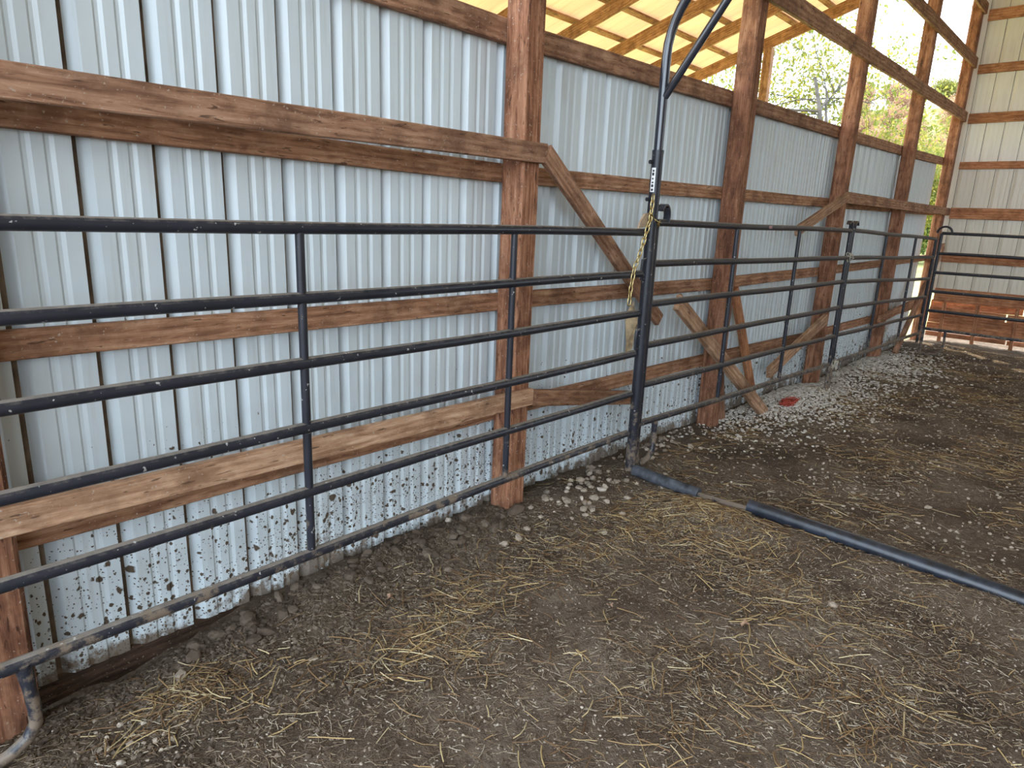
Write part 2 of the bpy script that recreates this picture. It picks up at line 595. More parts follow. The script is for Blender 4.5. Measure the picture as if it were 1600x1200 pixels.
# ------------------------------------------------------------------ left wall
PX = [-0.45] + [1.84 + 2.4384 * k for k in range(5)]     # left faces of the posts
TOPG = [(-3, 2.34), (1.8, 2.335), (4.15, 2.38), (6.35, 2.41), (8.9, 2.46), (11.8, 2.54)]
G2 = [(-3, 1.76), (-0.17, 1.76), (0.57, 1.73), (1.8, 1.70), (3.1, 1.71), (4.1, 1.72), (6.5, 1.74), (8.5, 1.76), (11.5, 1.79)]
G3 = [(-3, 1.08), (0.7, 1.07), (1.8, 1.06), (3.2, 1.025), (4.1, 1.03), (6.5, 1.04), (11.5, 1.09)]
G4 = [(-3, 0.48), (0.7, 0.47), (3.0, 0.45), (4.16, 0.42), (6.3, 0.36), (8.5, 0.33), (11.5, 0.33)]

wl = structure(empty('wall_left'), 'long wall of ribbed white steel siding on timber girts')
S = 0.2286


def sheet_profile(major_depth, minor_depth, ribs=4):
    pr = []
    for r in range(ribs):
        x = r * S
        pr += [(x, 0.0), (x + 0.004, major_depth), (x + 0.021, major_depth), (x + 0.052, 0.0)]
        for q in (0.108, 0.168):
            pr += [(x + q - 0.013, 0.0), (x + q - 0.006, minor_depth), (x + q + 0.004, minor_depth), (x + q + 0.016, 0.0)]
    pr.append((ribs * S, 0.0))
    return pr


def siding_sheet(x0, zb, zt, parent, slip, ribs=4):
    pr = [(x, y) for x, y in sheet_profile(0.032, 0.0062, ribs)]
    vs, fs = [], []
    nz = 6
    for j in range(nz + 1):
        for x, y in pr:
            ztop = zt(x0 + x)
            z = lerp(zb, ztop, j / nz)
            wob = 0.0022 * noise.noise(((x0 + x) * 2.0, z * 1.2, 4.0))
            vs.append((x, y + wob + slip, z))
    n = len(pr)
    for j in range(nz):
        for i in range(n - 1):
            fs.append((j * n + i, j * n + i + 1, (j + 1) * n + i + 1, (j + 1) * n + i))
    k = len(vs)
    vs += [(x, y + 0.0012, z) for x, y, z in vs]
    fs += [tuple(q + k for q in reversed(f)) for f in fs]
    # rim closing the two skins at the sides
    for j in range(nz):
        for i in (0, n - 1):
            a, b_ = j * n + i, (j + 1) * n + i
            fs.append((a, b_, b_ + k, a + k) if i == 0 else (b_, a, a + k, b_ + k))
    o = MB().add(vs, fs).build('siding_sheet', M['siding'], parent, loc=(x0, 0, 0))
    # brown bottom of each main rib: dirt, with the recess shade put into the colour
    o.data.materials.append(M['rib_dirt_shade'])
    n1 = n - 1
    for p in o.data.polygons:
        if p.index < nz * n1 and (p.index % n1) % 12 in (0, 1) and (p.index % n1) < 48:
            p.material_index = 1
    return o


k = 0
x = -S * 12
while x < 10.5:
    siding_sheet(x, -0.055 if x < 0.4 else -0.3, lambda q: interp(TOPG, q) + 0.11, wl, 0.0016 * (k % 2))
    x += 4 * S
    k += 1

siding_sheet(x, -0.3, lambda q: interp(TOPG, q) + 0.11, wl, 0.0016, 2)
cuts = [-2.7] + [p + 0.07 for p in PX[1:]]
for i in range(5):
    a, b_ = cuts[i] + (0.002 if i else 0), cuts[i + 1] - 0.002
    board('girt', (a, -0.0215, interp(TOPG, a) + 0.054), (b_, -0.0215, interp(TOPG, b_) + 0.054), 0.108, 0.038, (0, -1, 0), M['board'], wl)
    for tab in (G2, G3, G4):
        board('girt', (a, -0.0215, interp(tab, a) + 0.045), (b_, -0.0215, interp(tab, b_) + 0.045), 0.090, 0.038, (0, -1, 0), M['girt'], wl)
for a, b_ in ((-2.7, 1.9), (1.91, 6.8), (6.81, 11.1)):
    board('skirt_board', (a, 0.056, -0.16), (b_, 0.056, -0.16), 0.36, 0.038, (0, -1, 0), M['muddy'], wl)

post_labels = [
    'rough timber post at the near left edge, lowest part showing behind the panel foot',
    'thick red-brown timber post where the upper rail board ends, mud at its base',
    'timber post just past the bow frame, with a split knot and boards leaning beside it',
    'red-brown timber post behind the joint of the two far panels',
    'darker timber post between the panel joint and the far corner',
    'corner timber post beside the cream end wall']
for i, px in enumerate(PX):
    zb = g(px, -0.1) - 0.25
    o = board('timber_post', (px + 0.07, -0.1115, zb), (px + 0.07, -0.1115, 5.32), 0.14, 0.14, (0, -1, 0), M['post'], warp=0.006)
    tag(o, post_labels[i], 'post', 'timber posts along the wall')

pk = [o_ for o_ in bpy.data.objects if o_.get('label') == post_labels[2]][0]
mb = MB()
mb.tube([(0, 0.0, 0), (0.035, 0.010, 0.001), (0.08, -0.006, 0.002), (0.13, 0.008, 0.001), (0.17, -0.004, 0), (0.21, 0.0, 0)], [0.003, 0.013, 0.018, 0.012, 0.008, 0.002], 8, True, 0.35)
kn_ = mb.build('split_knot', M['muddy'], pk)
kn_.location = (0.96, -0.015, 0.069)

# beams across the open upper half (inner side of the posts)
for z, lab in ((3.16, 'lowest of the timber beams crossing the open upper wall'),
               (3.90, 'middle timber beam crossing the open upper wall below the top edge'),
               (4.62, 'highest timber beam meeting the corner post near the top edge')):
    o = board('timber_beam', (1.4 if z < 4 else 3.9, -0.2015, z - 0.05), (11.72, -0.2015, z + 0.06), 0.14, 0.038, (0, -1, 0), M['board'])
    tag(o, lab, 'beam', 'beams of the open upper wall')

# boards nailed to the inner faces of the posts
o = board('rail_board', (-1.2, -0.2015, 1.826), (1.985, -0.2015, 1.842), 0.094, 0.038, (0, -1, 0), M['board'])
tag(o, 'long brown board nailed across the posts above the near panel top rail', 'board')
o = board('rail_board', (-1.2, -0.2015, 0.655), (1.965, -0.2015, 0.608), 0.090, 0.038, (0, -1, 0), M['pale'])
tag(o, 'long pale tan board behind the lower rails of the near panel', 'board')
o = board('rail_board', (6.74, -0.2015, 1.842), (11.9, -0.2015, 1.85), 0.11, 0.038, (0, -1, 0), M['board'])
tag(o, 'brown board across the far posts ending beside the corner post', 'board')
o = board('diagonal_brace', (1.99, -0.206, 1.842), (3.47, -0.07, 0.875), 0.092, 0.038, (0, -1, 0), M['board'], rough_end=0.03)
tag(o, 'diagonal brown brace falling from the upper rail board toward the bow frame', 'brace')
o = board('diagonal_brace', (1.98, -0.206, 0.60), (3.17, -0.075, 0.36), 0.09, 0.038, (0, -1, 0), M['girt'], rough_end=0.03)
tag(o, 'short low brace running from the pale board end to behind the bow frame foot', 'brace')
o = board('diagonal_brace', (6.735, -0.207, 1.852), (5.62, -0.16, 1.50), 0.09, 0.04, (0, -1, 0.0), M['pale'], rough_end=0.04)
tag(o, 'short diagonal brace dropping left from the far rail board', 'brace')
o = board('diagonal_brace', (6.66, -0.205, 0.62), (5.50, -0.13, 0.20), 0.115, 0.04, (0, -1, 0.0), M['pale'], rough_end=0.03)
tag(o, 'pale diagonal brace low on the post behind the panel joint', 'brace')
o = board('leaning_board', (3.44, -0.215, 1.02), (5.08, -0.30, -0.08), 0.115, 0.042, (0, -1, 0.15), M['pale'], rough_end=0.03)
tag(o, 'heavy pale board leaning on the wall, foot on the dirt by the red twine', 'board')
o = board('leaning_board', (4.66, -0.068, 1.02), (5.24, -0.15, -0.12), 0.09, 0.04, (0, -1, 0), M['orange'], rough_end=0.03)
tag(o, 'upright orange-brown board leaning behind the heavier pale one', 'board')
o = board('leaning_board', (4.46, -0.075, 0.62), (4.60, -0.12, -0.1), 0.08, 0.04, (0, -1, 0), M['board'], rough_end=0.03)
tag(o, 'short dark board standing tight beside the split-knot post', 'board')
o = board('leaning_board', (10.7, -0.21, 0.53), (8.8, -0.21, 0.43), 0.10, 0.04, (0, -1, 0), M['girt'], rough_end=0.03)
tag(o, 'nearly level brown board propped low on the wall before the far corner', 'board')
o = board('leaning_board', (11.55, -0.27, 1.33), (9.75, -0.25, -0.14), 0.12, 0.045, (0, -1, 0), M['board'], rough_end=0.03)
tag(o, 'long board leaning against the corner post behind the last panel', 'board')

# torn flap in the siding by the bow frame, sunlight through the hole painted tan
mb = MB()
pts = [(2.92, -0.005, 0.92), (2.99, -0.03, 1.02), (3.05, -0.012, 0.93), (3.16, -0.04, 0.90), (3.08, -0.01, 0.80), (3.02, -0.035, 0.70), (2.96, -0.008, 0.60), (2.93, -0.03, 0.74)]
pts = [(3.20 + (p[0] - 3.0) * 0.8, p[1], p[2]) for p in pts]
vs = [Vector(p) for p in pts] + [Vector((3.21, -0.05, 0.86))]
vs2 = [p + Vector((0, 0.002, 0)) for p in vs]
fs = [(i, (i + 1) % 8, 8) for i in range(8)]
mb.add(vs + vs2, fs + [(b2 + 9, a2 + 9, c2 + 9) for a2, b2, c2 in fs])
o = mb.build('torn_flap', M['torn_sunlit'], wl)
o['label'] = 'torn and bent metal flap, coloured like the sunlit hole'

# ------------------------------------------------------------------ end wall
wf = structure(empty('wall_far'), 'cream steel end wall with orange-brown girts')
XF = 11.80
for k in range(10):
    y0 = -0.01 - k * 4 * S
    pr = sheet_profile(0.012, 0.002)
    vs, fs = [], []
    for z in (0.62, 2.6, 5.4):
        for a, d in pr:
            vs.append((XF + d, y0 - a, z))
    n = len(pr)
    for j in range(2):
        for i in range(n - 1):
            fs.append((j * n + i, j * n + i + 1, (j + 1) * n + i + 1, (j + 1) * n + i))
    q = len(vs)
    vs += [(a + 0.0012, b_, c_) for a, b_, c_ in vs]
    fs += [tuple(t + q for t in reversed(f)) for f in fs]
    o = MB().add(vs, fs).build('siding_sheet', M['cream'], wf)
    o.data.materials.append(M['rib_dirt_shade'])  # rib lines darkened by colour, recess shade painted in with the dirt
    for p in o.data.polygons:
        if p.index < 2 * (n - 1) and (p.index % (n - 1)) % 12 == 0 and (p.index % (n - 1)) < 48:
            p.material_index = 1
for z, h in ((4.60, 0.15), (3.88, 0.125), (3.20, 0.14), (2.53, 0.105), (1.83, 0.165), (1.145, 0.11), (0.575, 0.21)):
    board('girt', (XF - 0.021, -0.235, z), (XF - 0.021, -9, z), h, 0.038, (-1, 0, 0), M['orange'], wf)
for z, h, dx in ((0.43, 0.13, 0.06), (0.315, 0.125, 0.03), (0.19, 0.13, 0.06), (0.065, 0.125, 0.03), (-0.05, 0.07, 0.06)):
    a = -0.2
    while a > -8.5:
        w = random.uniform(1.0, 1.7)
        board('plank', (XF + dx, a, z + random.uniform(-0.01, 0.01)), (XF + dx, a - w + 0.02, z + random.uniform(-0.02, 0.02)), h, 0.025, (-1, 0, 0), M['orange'], wf)
        a -= w
for y in (-0.42, -0.86, -1.36, -1.9, -2.5, -3.2, -4.0):
    board('batten', (XF - 0.021, y, -0.25), (XF - 0.021, y + 0.02, 0.47), 0.05, 0.038, (-1, 0, 0), M['orange'], wf)

# main roof above the pen (out of the picture, gives the shade of the barn)
ce = MB().box(-3, 12.2, -8.5, 0.05, 5.42, 5.46).build('ceiling', M['tanwall'])
structure(ce, 'steel roof over the pen')

wr = structure(MB().box(-3, 9.2, -8.56, -8.5, -0.35, 5.4).box(9.2, 12.2, -8.56, -8.5, 4.6, 5.4).build('wall_right_added', M['tanwall']), 'added unseen wall that directs the light, open at its far end')  # unseen wall added to make the light directional, gap brightens the far end

# ------------------------------------------------------------------ lean-to
rf = structure(empty('roof_lean_to'), 'lean-to roof outside the wall on timber rafters')
SL = 0.317
ZR = 5.36


def zr(y):
    return ZR - SL * y


nv = Vector((0, SL, 1)).normalized()
for k in range(11):
    xr = 11.15 - 1.2192 * k
    board('rafter', (xr, 0.06, zr(0.06) - 0.02), (xr, 6.2, zr(6.2) - 0.02), 0.185, 0.04, (1, 0, 0), M['yellow'], rf)
y = 0.15
while y < 6.2:
    board('purlin', (-1.3, y, zr(y) + 0.118), (11.35, y, zr(y) + 0.118), 0.09, 0.038, nv, M['yellow'], rf)
    y += 0.55
for k in range(14):
    x0 = -1.35 + k * 4 * S
    vs, fs = [], []
    pr = sheet_profile(0.019, 0.004)
    for yy in (0.03, 6.35):
        for a, d in pr:
            vs.append((x0 + a, yy, zr(yy) + 0.146 + d))
    n = len(pr)
    fs = [(i, i + 1, n + i + 1, n + i) for i in range(n - 1)]
    MB().add(vs, fs).build('roof_sheet', M['roof'], rf)
o = board('lean_to_post', (11.15, 2.70, -0.3), (11.15, 2.70, zr(2.7) - 0.10), 0.14, 0.14, (0, -1, 0), M['yellow'])
tag(o, 'yellow-brown post under the end rafter of the lean-to', 'post')


# ------------------------------------------------------------------ corral panels
def arc(c, r, a0, a1, n, ax1, ax2):
    c, ax1, ax2 = Vector(c), Vector(ax1), Vector(ax2)
    return [c + ax1 * (r * math.cos(lerp(a0, a1, i / n))) + ax2 * (r * math.sin(lerp(a0, a1, i / n))) for i in range(n + 1)]


def tube_part(name, pts, r, parent, material=None, n=14, sy=1.0):
    mb = MB()
    mb.tube([Vector(p) - parent.location for p in pts], r, n, True, sy)
    o = mb.build(name, material or M['tube'], parent)
    smooth_by_angle(o)
    return o


def panel(label, a, b_, za, zb, ups, feet, rr=0.021, ru=0.0155, group='tube corral panels'):
    """six-rail livestock panel between a and b (x, y); za, zb rail heights at each end"""
    A, B = Vector((a[0], a[1], 0)), Vector((b_[0], b_[1], 0))
    root = empty('corral_panel', (A.x, A.y, gf(A.x, A.y)))
    tag(root, label, 'panel', group)

    def at(t, z):
        p = A.lerp(B, t)
        return Vector((p.x, p.y, z))
    for z0, z1 in zip(za, zb):
        pts = [at(t, lerp(z0, z1, t) + 0.003 * math.sin(9 * t + z0 * 5)) for t in np.linspace(0, 1, 9)]
        tube_part('rail', pts, rr, root)
    for t in ups:
        for i in range(5):
            zt, zl = lerp(za[i], zb[i], t) - rr * 0.8, lerp(za[i + 1], zb[i + 1], t) + rr * 0.8
            tube_part('upright', [at(t, zt), at(t, zl)], ru, root, n=12)
    for t, zl in feet:
        tube_part('end_upright', [at(t, lerp(za[0], zb[0], t) + 0.0), at(t, zl)], 0.019, root)
    return root, at


D = 0.37
zn = [1.48, 1.245, 1.015, 0.778, 0.535, 0.285]
p1, at1 = panel('nearest dark six-rail panel running in from the left edge', (-0.95, -D), (2.69, -D), zn, zn,
                [(0.533 + 0.95) / 3.64, (1.60 + 0.95) / 3.64], [(0.0, 0.0)])
# skid foot of the nearest panel
foot = [Vector((-0.37, -D, 0.285)), Vector((-0.365, -D, 0.20)), Vector((-0.36, -D, 0.13)), Vector((-0.362, -D, 0.085)), Vector((-0.385, -D, 0.045)), Vector((-0.43, -D, 0.018)),
        Vector((-0.52, -D, -0.005)), Vector((-0.66, -D, -0.01)), Vector((-0.78, -D, 0.0)), Vector((-0.86, -D, 0.06)), Vector((-0.88, -D, 0.15)), Vector((-0.88, -D, 0.285))]
tube_part('skid_foot', foot, [0.024, 0.017] + [0.018] * 10, p1)
zp2 = [1.532, 1.30, 1.065, 0.815, 0.565, 0.315]
zp2b = [1.525, 1.262, 1.03, 0.775, 0.49, 0.20]
p2, at2 = panel('middle six-rail panel running from the bow frame to the joint', (2.815, -D), (6.42, -0.385), zp2, zp2b,
                [(3.90 - 2.815) / 3.6, (5.08 - 2.815) / 3.6], [(0.0, 0.06), (1.0, g(6.42, -.385) - 0.02)])
foot = [Vector((3.02, -D, 0.30)), Vector((3.02, -D, 0.17)), Vector((3.015, -D, 0.10)), Vector((2.97, -D, 0.055)), Vector((2.90, -D, 0.035)), Vector((2.845, -D, 0.045)), Vector((2.825, -D, 0.09))]
tube_part('skid_foot', foot, 0.019, p2)
zp3 = [1.525, 1.262, 1.03, 0.775, 0.49, 0.20]
zp3b = [1.45, 1.20, 0.905, 0.655, 0.405, 0.145]
p3, at3 = panel('farthest panel along the wall, ending at the corner chain', (6.49, -0.385), (10.15, -0.42), zp3, zp3b,
                [(7.70 - 6.49) / 3.66, (9.02 - 6.49) / 3.66], [(0.0, g(6.49, -.385) - 0.02), (1.0, 0.0)])
zp4 = [1.525, 1.262, 1.01, 0.755, 0.49, 0.235]
p4, at4 = panel('panel turned across the pen in front of the cream end wall', (10.0, -0.50), (10.0, -4.1), zp4, zp4,
                [0.55, 0.8], [(0.0, -0.12), (1.0, -0.15)])
foot = [Vector((10, -0.76, 0.235)), Vector((10, -0.77, 0.08)), Vector((10, -0.76, -0.04)), Vector((10, -0.70, -0.10)), Vector((10, -0.60, -0.115)), Vector((10, -0.50, -0.115))]
tube_part('skid_foot', foot, 0.016, p4)
tube_part('latch_loop', arc((10, -0.53, 1.53), 0.085, math.pi, 0.15, 10, (0, -1, 0), (0, 0, 1)), 0.014, p4)


def flat_loop(c, r, w, t, a0, a1, parent, material):
    """bent flat strap: arc in the x-z plane"""
    vs, fs = [], []
    n = 10
    c = Vector(c) - parent.location
    for i in range(n + 1):
        a = lerp(a0, a1, i / n)
        for rr_, yy in ((r, -w), (r, w), (r + t, w), (r + t, -w)):
            vs.append(c + Vector((rr_ * math.cos(a) * 0.75, yy, rr_ * math.sin(a))))
    for i in range(n):
        for q in range(4):
            q2 = (q + 1) % 4
            fs.append((i * 4 + q, (i + 1) * 4 + q, (i + 1) * 4 + q2, i * 4 + q2))
    fs += [(0, 1, 2, 3), tuple(n * 4 + q for q in (3, 2, 1, 0))]
    o = MB().add(vs, fs).build('latch_loop', material, parent)
    smooth_by_angle(o, 50)
    return o


flat_loop((6.36, -0.385, 1.55), 0.055, 0.02, 0.012, -0.2, 2.6, p2, M['gloss'])
flat_loop((6.55, -0.385, 1.55), 0.055, 0.02, 0.012, 0.4, 3.3, p3, M['gloss'])
flat_loop((2.885, -D, 1.575), 0.055, 0.022, 0.012, -0.7, 2.7, p2, M['gloss'])

# ------------------------------------------------------------------ bow frame with threshold pipe
GX, GY = 2.755, -0.375
gr = empty('bow_gate_frame', (GX, GY, gf(GX, GY)))
tag(gr, 'black arched bow frame rising beside the panels, threshold pipe lying across the dirt', 'gate frame')
YO = -2.95
tube_part('upright', [(GX, GY, 0.03), (GX, GY, 1.0), (GX, GY, 1.92)], 0.0315, gr, M['tube'], 18)
tube_part('upright', [(GX, YO, 0.0), (GX, YO, 1.92)], 0.0315, gr, M['tube'], 18)
bow = [Vector((GX, GY, 1.88)), Vector((GX, GY, 2.2))] + arc((GX, GY - 0.45, 2.40), 0.45, 0, math.pi / 2, 12, (0, 1, 0), (0, 0, 1)) \
    + arc((GX, YO + 0.45, 2.40), 0.45, math.pi / 2, math.pi, 12, (0, 1, 0), (0, 0, 1)) + [Vector((GX, YO, 2.2)), Vector((GX, YO, 1.88))]
tube_part('bow_tube', bow, 0.0255, gr, M['gloss'], 18)
for s, yy in ((-1, GY), (1, YO)):
    tube_part('corner_brace', [(GX, yy + s * 0.012, 2.20), (GX, yy + s * 0.47, 2.84)], 0.0215, gr, M['gloss'], 14)
tube_part('sleeve_collar', [(GX, GY, 1.908), (GX, GY, 1.925)], 0.0325, gr, M['tube'], 18)
# threshold
def pz(yy, r):
    return 0.030 + 0.0 * yy + r * 0.3
thr = [(GX, GY - 0.03, 0.038), (GX + 0.005, -0.62, 0.024), (GX + 0.012, -0.84, 0.012)]
tube_part('threshold_pipe', thr, 0.036, gr, M['pipe_dusty'], 18)
tube_part('threshold_core', [(GX + 0.01, -0.80, 0.004), (GX + 0.01, -1.18, 0.020)], 0.019, gr, M['tube'], 14)
thr = [(GX + 0.01, -1.14, 0.040), (GX, -1.7, 0.036), (GX - 0.01, -2.4, 0.022), (GX - 0.01, YO, 0.01)]
tube_part('threshold_pipe', thr, 0.039, gr, M['pipe'], 18)
# hinge straps, bolts, sticker
for z in (1.27, 0.86):
    mb = MB()
    pth = [Vector((GX - 0.025, GY - 0.0, z + 0.06)), Vector((GX - 0.06, GY, z + 0.055)), Vector((GX - 0.066, GY, z)), Vector((GX - 0.06, GY, z - 0.055)), Vector((GX - 0.025, GY, z - 0.06))]
    tube_part('hinge_strap', pth, 0.009, gr, M['tube'], 8)
for z in (1.86, 1.66):
    mb = MB()
    c = Vector((GX - 0.030, GY + 0.012, z)) - gr.location
    mb.tube([c, c + Vector((-0.018, 0.006, 0))], 0.012, 6)
    mb.build('bolt', M['tube'], gr)
# sticker: thin curved film on the tube side facing the camera, with a row of print marks
cdir = math.atan2(-1, -0.25) + 3.67


def film(name, r, a0, a1, z0, z1, material, parent, n=5):
    vs, fs = [], []
    for i in range(n + 1):
        a = lerp(a0, a1, i / n)
        for z in (z0, z1):
            vs.append(Vector((GX + r * math.cos(a), GY + r * math.sin(a), z)) - gr.location - (Vector() if parent is gr else Vector()))
    for i in range(n):
        fs.append((i * 2, i * 2 + 2, i * 2 + 3, i * 2 + 1))
    return MB().add(vs, fs).build(name, material, parent)


A0 = math.radians(160)
st = film('sticker', 0.0325, A0, A0 + 0.8, 1.70, 1.83, M['white'], gr)
st['label'] = 'white sticker with a column of small black print'
for i, (u0, u1, h) in enumerate(((0.2, 0.6, 0.012), (0.2, 0.6, 0.014), (0.22, 0.58, 0.008), (0.25, 0.55, 0.008), (0.2, 0.6, 0.016), (0.25, 0.6, 0.010))):
    z0 = 1.706 + i * 0.0205
    film('print_mark', 0.0329, A0 + u0, A0 + u1, z0, z0 + h, M['ink'], st, 3)

# tan latch flap left of the frame upright
vs = [(2.60, -D - 0.02, 1.50), (2.68, -D - 0.02, 1.512), (2.69, -D - 0.02, 1.585), (2.655, -D - 0.02, 1.58), (2.615, -D - 0.02, 1.54)]
vs = [Vector(v) - p1.location for v in vs]
vs2 = [v + Vector((0.0, 0.012, 0)) for v in vs]
MB().add(vs + vs2, [(0, 1, 2, 3, 4), (9, 8, 7, 6, 5)] + [(i, i + 5, (i + 1) % 5 + 5, (i + 1) % 5) for i in range(5)]).build('latch_plate', M['tan'], p1)
# faded print on the middle panel's top rail
mb = MB()
c = at2(0.445, 1.529) - p2.location
mb.box(c.x - 0.03, c.x + 0.03, c.y - 0.0222, c.y - 0.0216, c.z - 0.010, c.z + 0.012)
o = mb.build('sticker', M['pink'], p2)


# ------------------------------------------------------------------ chains
def link_mesh(r, R_, L_, n=14, m_=6):
    vs, fs = [], []
    for i in range(n):
        a = 2 * math.pi * i / n
        cx = R_ * math.cos(a)
        cz = R_ * math.sin(a) + (L_ if math.sin(a) > 0 else -L_)
        if abs(math.sin(a)) < 1e-6:
            cz = 0
        nx, nz_ = math.cos(a), math.sin(a)
        for j in range(m_):
            b2 = 2 * math.pi * j / m_
            vs.append((cx + nx * r * math.cos(b2), r * math.sin(b2), cz + nz_ * r * math.cos(b2)))
    for i in range(n):
        for j in range(m_):
            fs.append((i * m_ + j, ((i + 1) % n) * m_ + j, ((i + 1) % n) * m_ + (j + 1) % m_, i * m_ + (j + 1) % m_))
    me = bpy.data.meshes.new('link')
    me.from_pydata(vs, [], fs)
    me.polygons.foreach_set('use_smooth', [True] * len(me.polygons))
    return me


def chain(name, paths, r, R_, L_, material, label, group=None):
    root = empty(name, paths[0][0])
    tag(root, label, 'chain', group)
    me = link_mesh(r, R_, L_)
    me.materials.append(material)
    step = 2 * (R_ + L_) - 2 * r * 1.3
    for pth in paths:
        pth = [Vector(p) for p in pth]
        # walk along the polyline
        d = 0.0
        lens = [(pth[i + 1] - pth[i]).length for i in range(len(pth) - 1)]
        tot = sum(lens)
        kk = 0
        while d <= tot:
            q, i = d, 0
            while i < len(lens) - 1 and q > lens[i]:
                q -= lens[i]
                i += 1
            t = (pth[i + 1] - pth[i]).normalized()
            p = pth[i] + t * q
            o = bpy.data.objects.new('link', me)
            COL.objects.link(o)
            rot = t.to_track_quat('Z', 'Y').to_matrix().to_4x4() @ Matrix.Rotation((kk % 2) * math.pi / 2 + 0.4, 4, 'Z')
            rot.translation = p - root.location
            o.matrix_world = rot
            o.parent = root
            d += step
            kk += 1
    return root


cx, cy = GX - 0.045, GY - 0.03
hang = [(cx - 0.015, cy, 1.665), (cx - 0.022, cy, 1.56), (cx - 0.045, cy, 1.50), (cx - 0.085, cy + 0.005, 1.38), (cx - 0.13, cy + 0.01, 1.28), (cx - 0.15, cy + 0.01, 1.17), (cx - 0.155, cy + 0.01, 1.09)]
wrap = [(cx - 0.02, cy, 1.575)] + [Vector((GX + 0.040 * math.cos(a), GY + 0.040 * math.sin(a), 1.56 - 0.018 * (a - 3.6))) for a in np.linspace(3.7, 6.6, 7)]
chain('gate_chain', [hang, wrap], 0.0036, 0.0105, 0.0115, M['chain'], 'yellow zinc chain looped round the bow frame upright and hanging down')
chain('corner_chain', [[(10.05, -0.475, 1.22), (10.02, -0.48, 1.10), (10.03, -0.47, 0.98)]], 0.004, 0.011, 0.012, M['steel'],
      'small grey chain tying the corner of the panels at the second rail')
chain('corner_chain', [[(10.06, -0.475, 0.20), (10.03, -0.49, 0.10), (10.04, -0.48, 0.0)]], 0.004, 0.011, 0.012, M['steel'],
      'small grey chain hanging at the foot of the panel corner')


# twine
def scribble(c, rx, ry, rz, n, seed):
    r_ = random.Random(seed)
    pts = []
    for i in range(n):
        a = i * 0.9 + r_.uniform(-0.3, 0.3)
        s = r_.uniform(0.15, 1.0)
        pts.append((c[0] + rx * s * math.cos(a), c[1] + ry * s * math.sin(a), c[2] + rz * r_.uniform(-1, 1)))
    return pts


o = MB().tube(scribble((6.45, -0.40, 1.27), 0.075, 0.04, 0.05, 26, 3), 0.004, 5).build('twine_tie', M['twine'])
tag(o, 'pale twine knotted round the panel joint at the second rail', 'twine')
o = MB().tube(scribble((6.46, -0.40, 0.20), 0.10, 0.045, 0.06, 34, 4), 0.004, 5).build('twine_tie', M['twine'])
tag(o, 'frayed pale twine tied round the foot of the panel joint', 'twine')
zc = gf(5.48, -0.36)
o = MB().tube(scribble((5.48, -0.36, zc + 0.022), 0.19, 0.07, 0.02, 120, 5), 0.0035, 5).build('twine_bundle', M['red'])
tag(o, 'tangled red baling twine lying in pale gravel by the leaning boards', 'twine')


# ------------------------------------------------------------------ stones, clods
def rock_mesh(seed, sharp, name, material, sub=1):
    import bmesh
    bm = bmesh.new()
    bmesh.ops.create_icosphere(bm, subdivisions=sub, radius=1.0)
    r_ = random.Random(seed)
    ax = Vector((r_.uniform(0.8, 1.3), r_.uniform(0.6, 1.0), r_.uniform(0.45, 0.75)))
    planes = [(Vector((r_.gauss(0, 1), r_.gauss(0, 1), r_.gauss(0, 1))).normalized(), r_.uniform(0.55, 0.85)) for _ in range(6)]
    for v in bm.verts:
        p = v.co.copy()
        for nrm, d in planes:
            e = p.dot(nrm) - d
            if e > 0:
                p -= nrm * e * sharp
        p *= 1 + 0.22 * noise.noise(v.co * 1.7 + Vector((seed, 0, 0))) + (0.22 * noise.noise(v.co * 4.1 + Vector((0, seed, 0))) if sub > 1 else 0)
        v.co = Vector((p.x * ax.x, p.y * ax.y, p.z * ax.z))
    me = bpy.data.meshes.new(name)
    bm.to_mesh(me)
    bm.free()
    me.materials.append(material)
    return me


stone_me = [rock_mesh(s, 0.9, 'stone', M['stone'], 1) for s in range(10)]
clod_me = [rock_mesh(s + 50, 0.5, 'mud_clod', M['clod'], 2) for s in range(8)]


def inside_view(p, pad=40):
    d = Vector(p) - CAM
    z = d.dot(FW)
    if z < 0.3:
        return False
    u, v = 800 + 1043 * d.dot(RT) / z, 600 - 1043 * d.dot(UP) / z
    return -pad < u < 1600 + pad and -pad < v < 1200 + pad


def scatter(name, meshes, x, y, s, label, cat, group):
    o = bpy.data.objects.new(name, random.choice(meshes))
    COL.objects.link(o)
    o.location = (x, y, gf(x, y) + s * 0.25)
    o.rotation_euler = (random.uniform(-0.4, 0.4), random.uniform(-0.4, 0.4), random.uniform(0, 6.28))
    o.scale = (s, s, s)
    tag(o, label, cat, group)
    return o


def rnd_stones(n, cx_, cy_, sx_, sy_, smin, smax, label, group, ymax=-0.05):
    c = 0
    tries = 0
    while c < n and tries < n * 20:
        tries += 1
        x, y = random.gauss(cx_, sx_), random.gauss(cy_, sy_)
        if y > ymax or (abs(y - GY) < 0.05 and abs(x - GX) < 0.06):
            continue
        if any(px - 0.03 < x < px + 0.17 and y > -0.21 for px in PX):
            continue
        if not inside_view((x, y, 0)):
            continue
        scatter('stone', stone_me, x, y, random.uniform(smin, smax), label, 'stone', group)
        c += 1


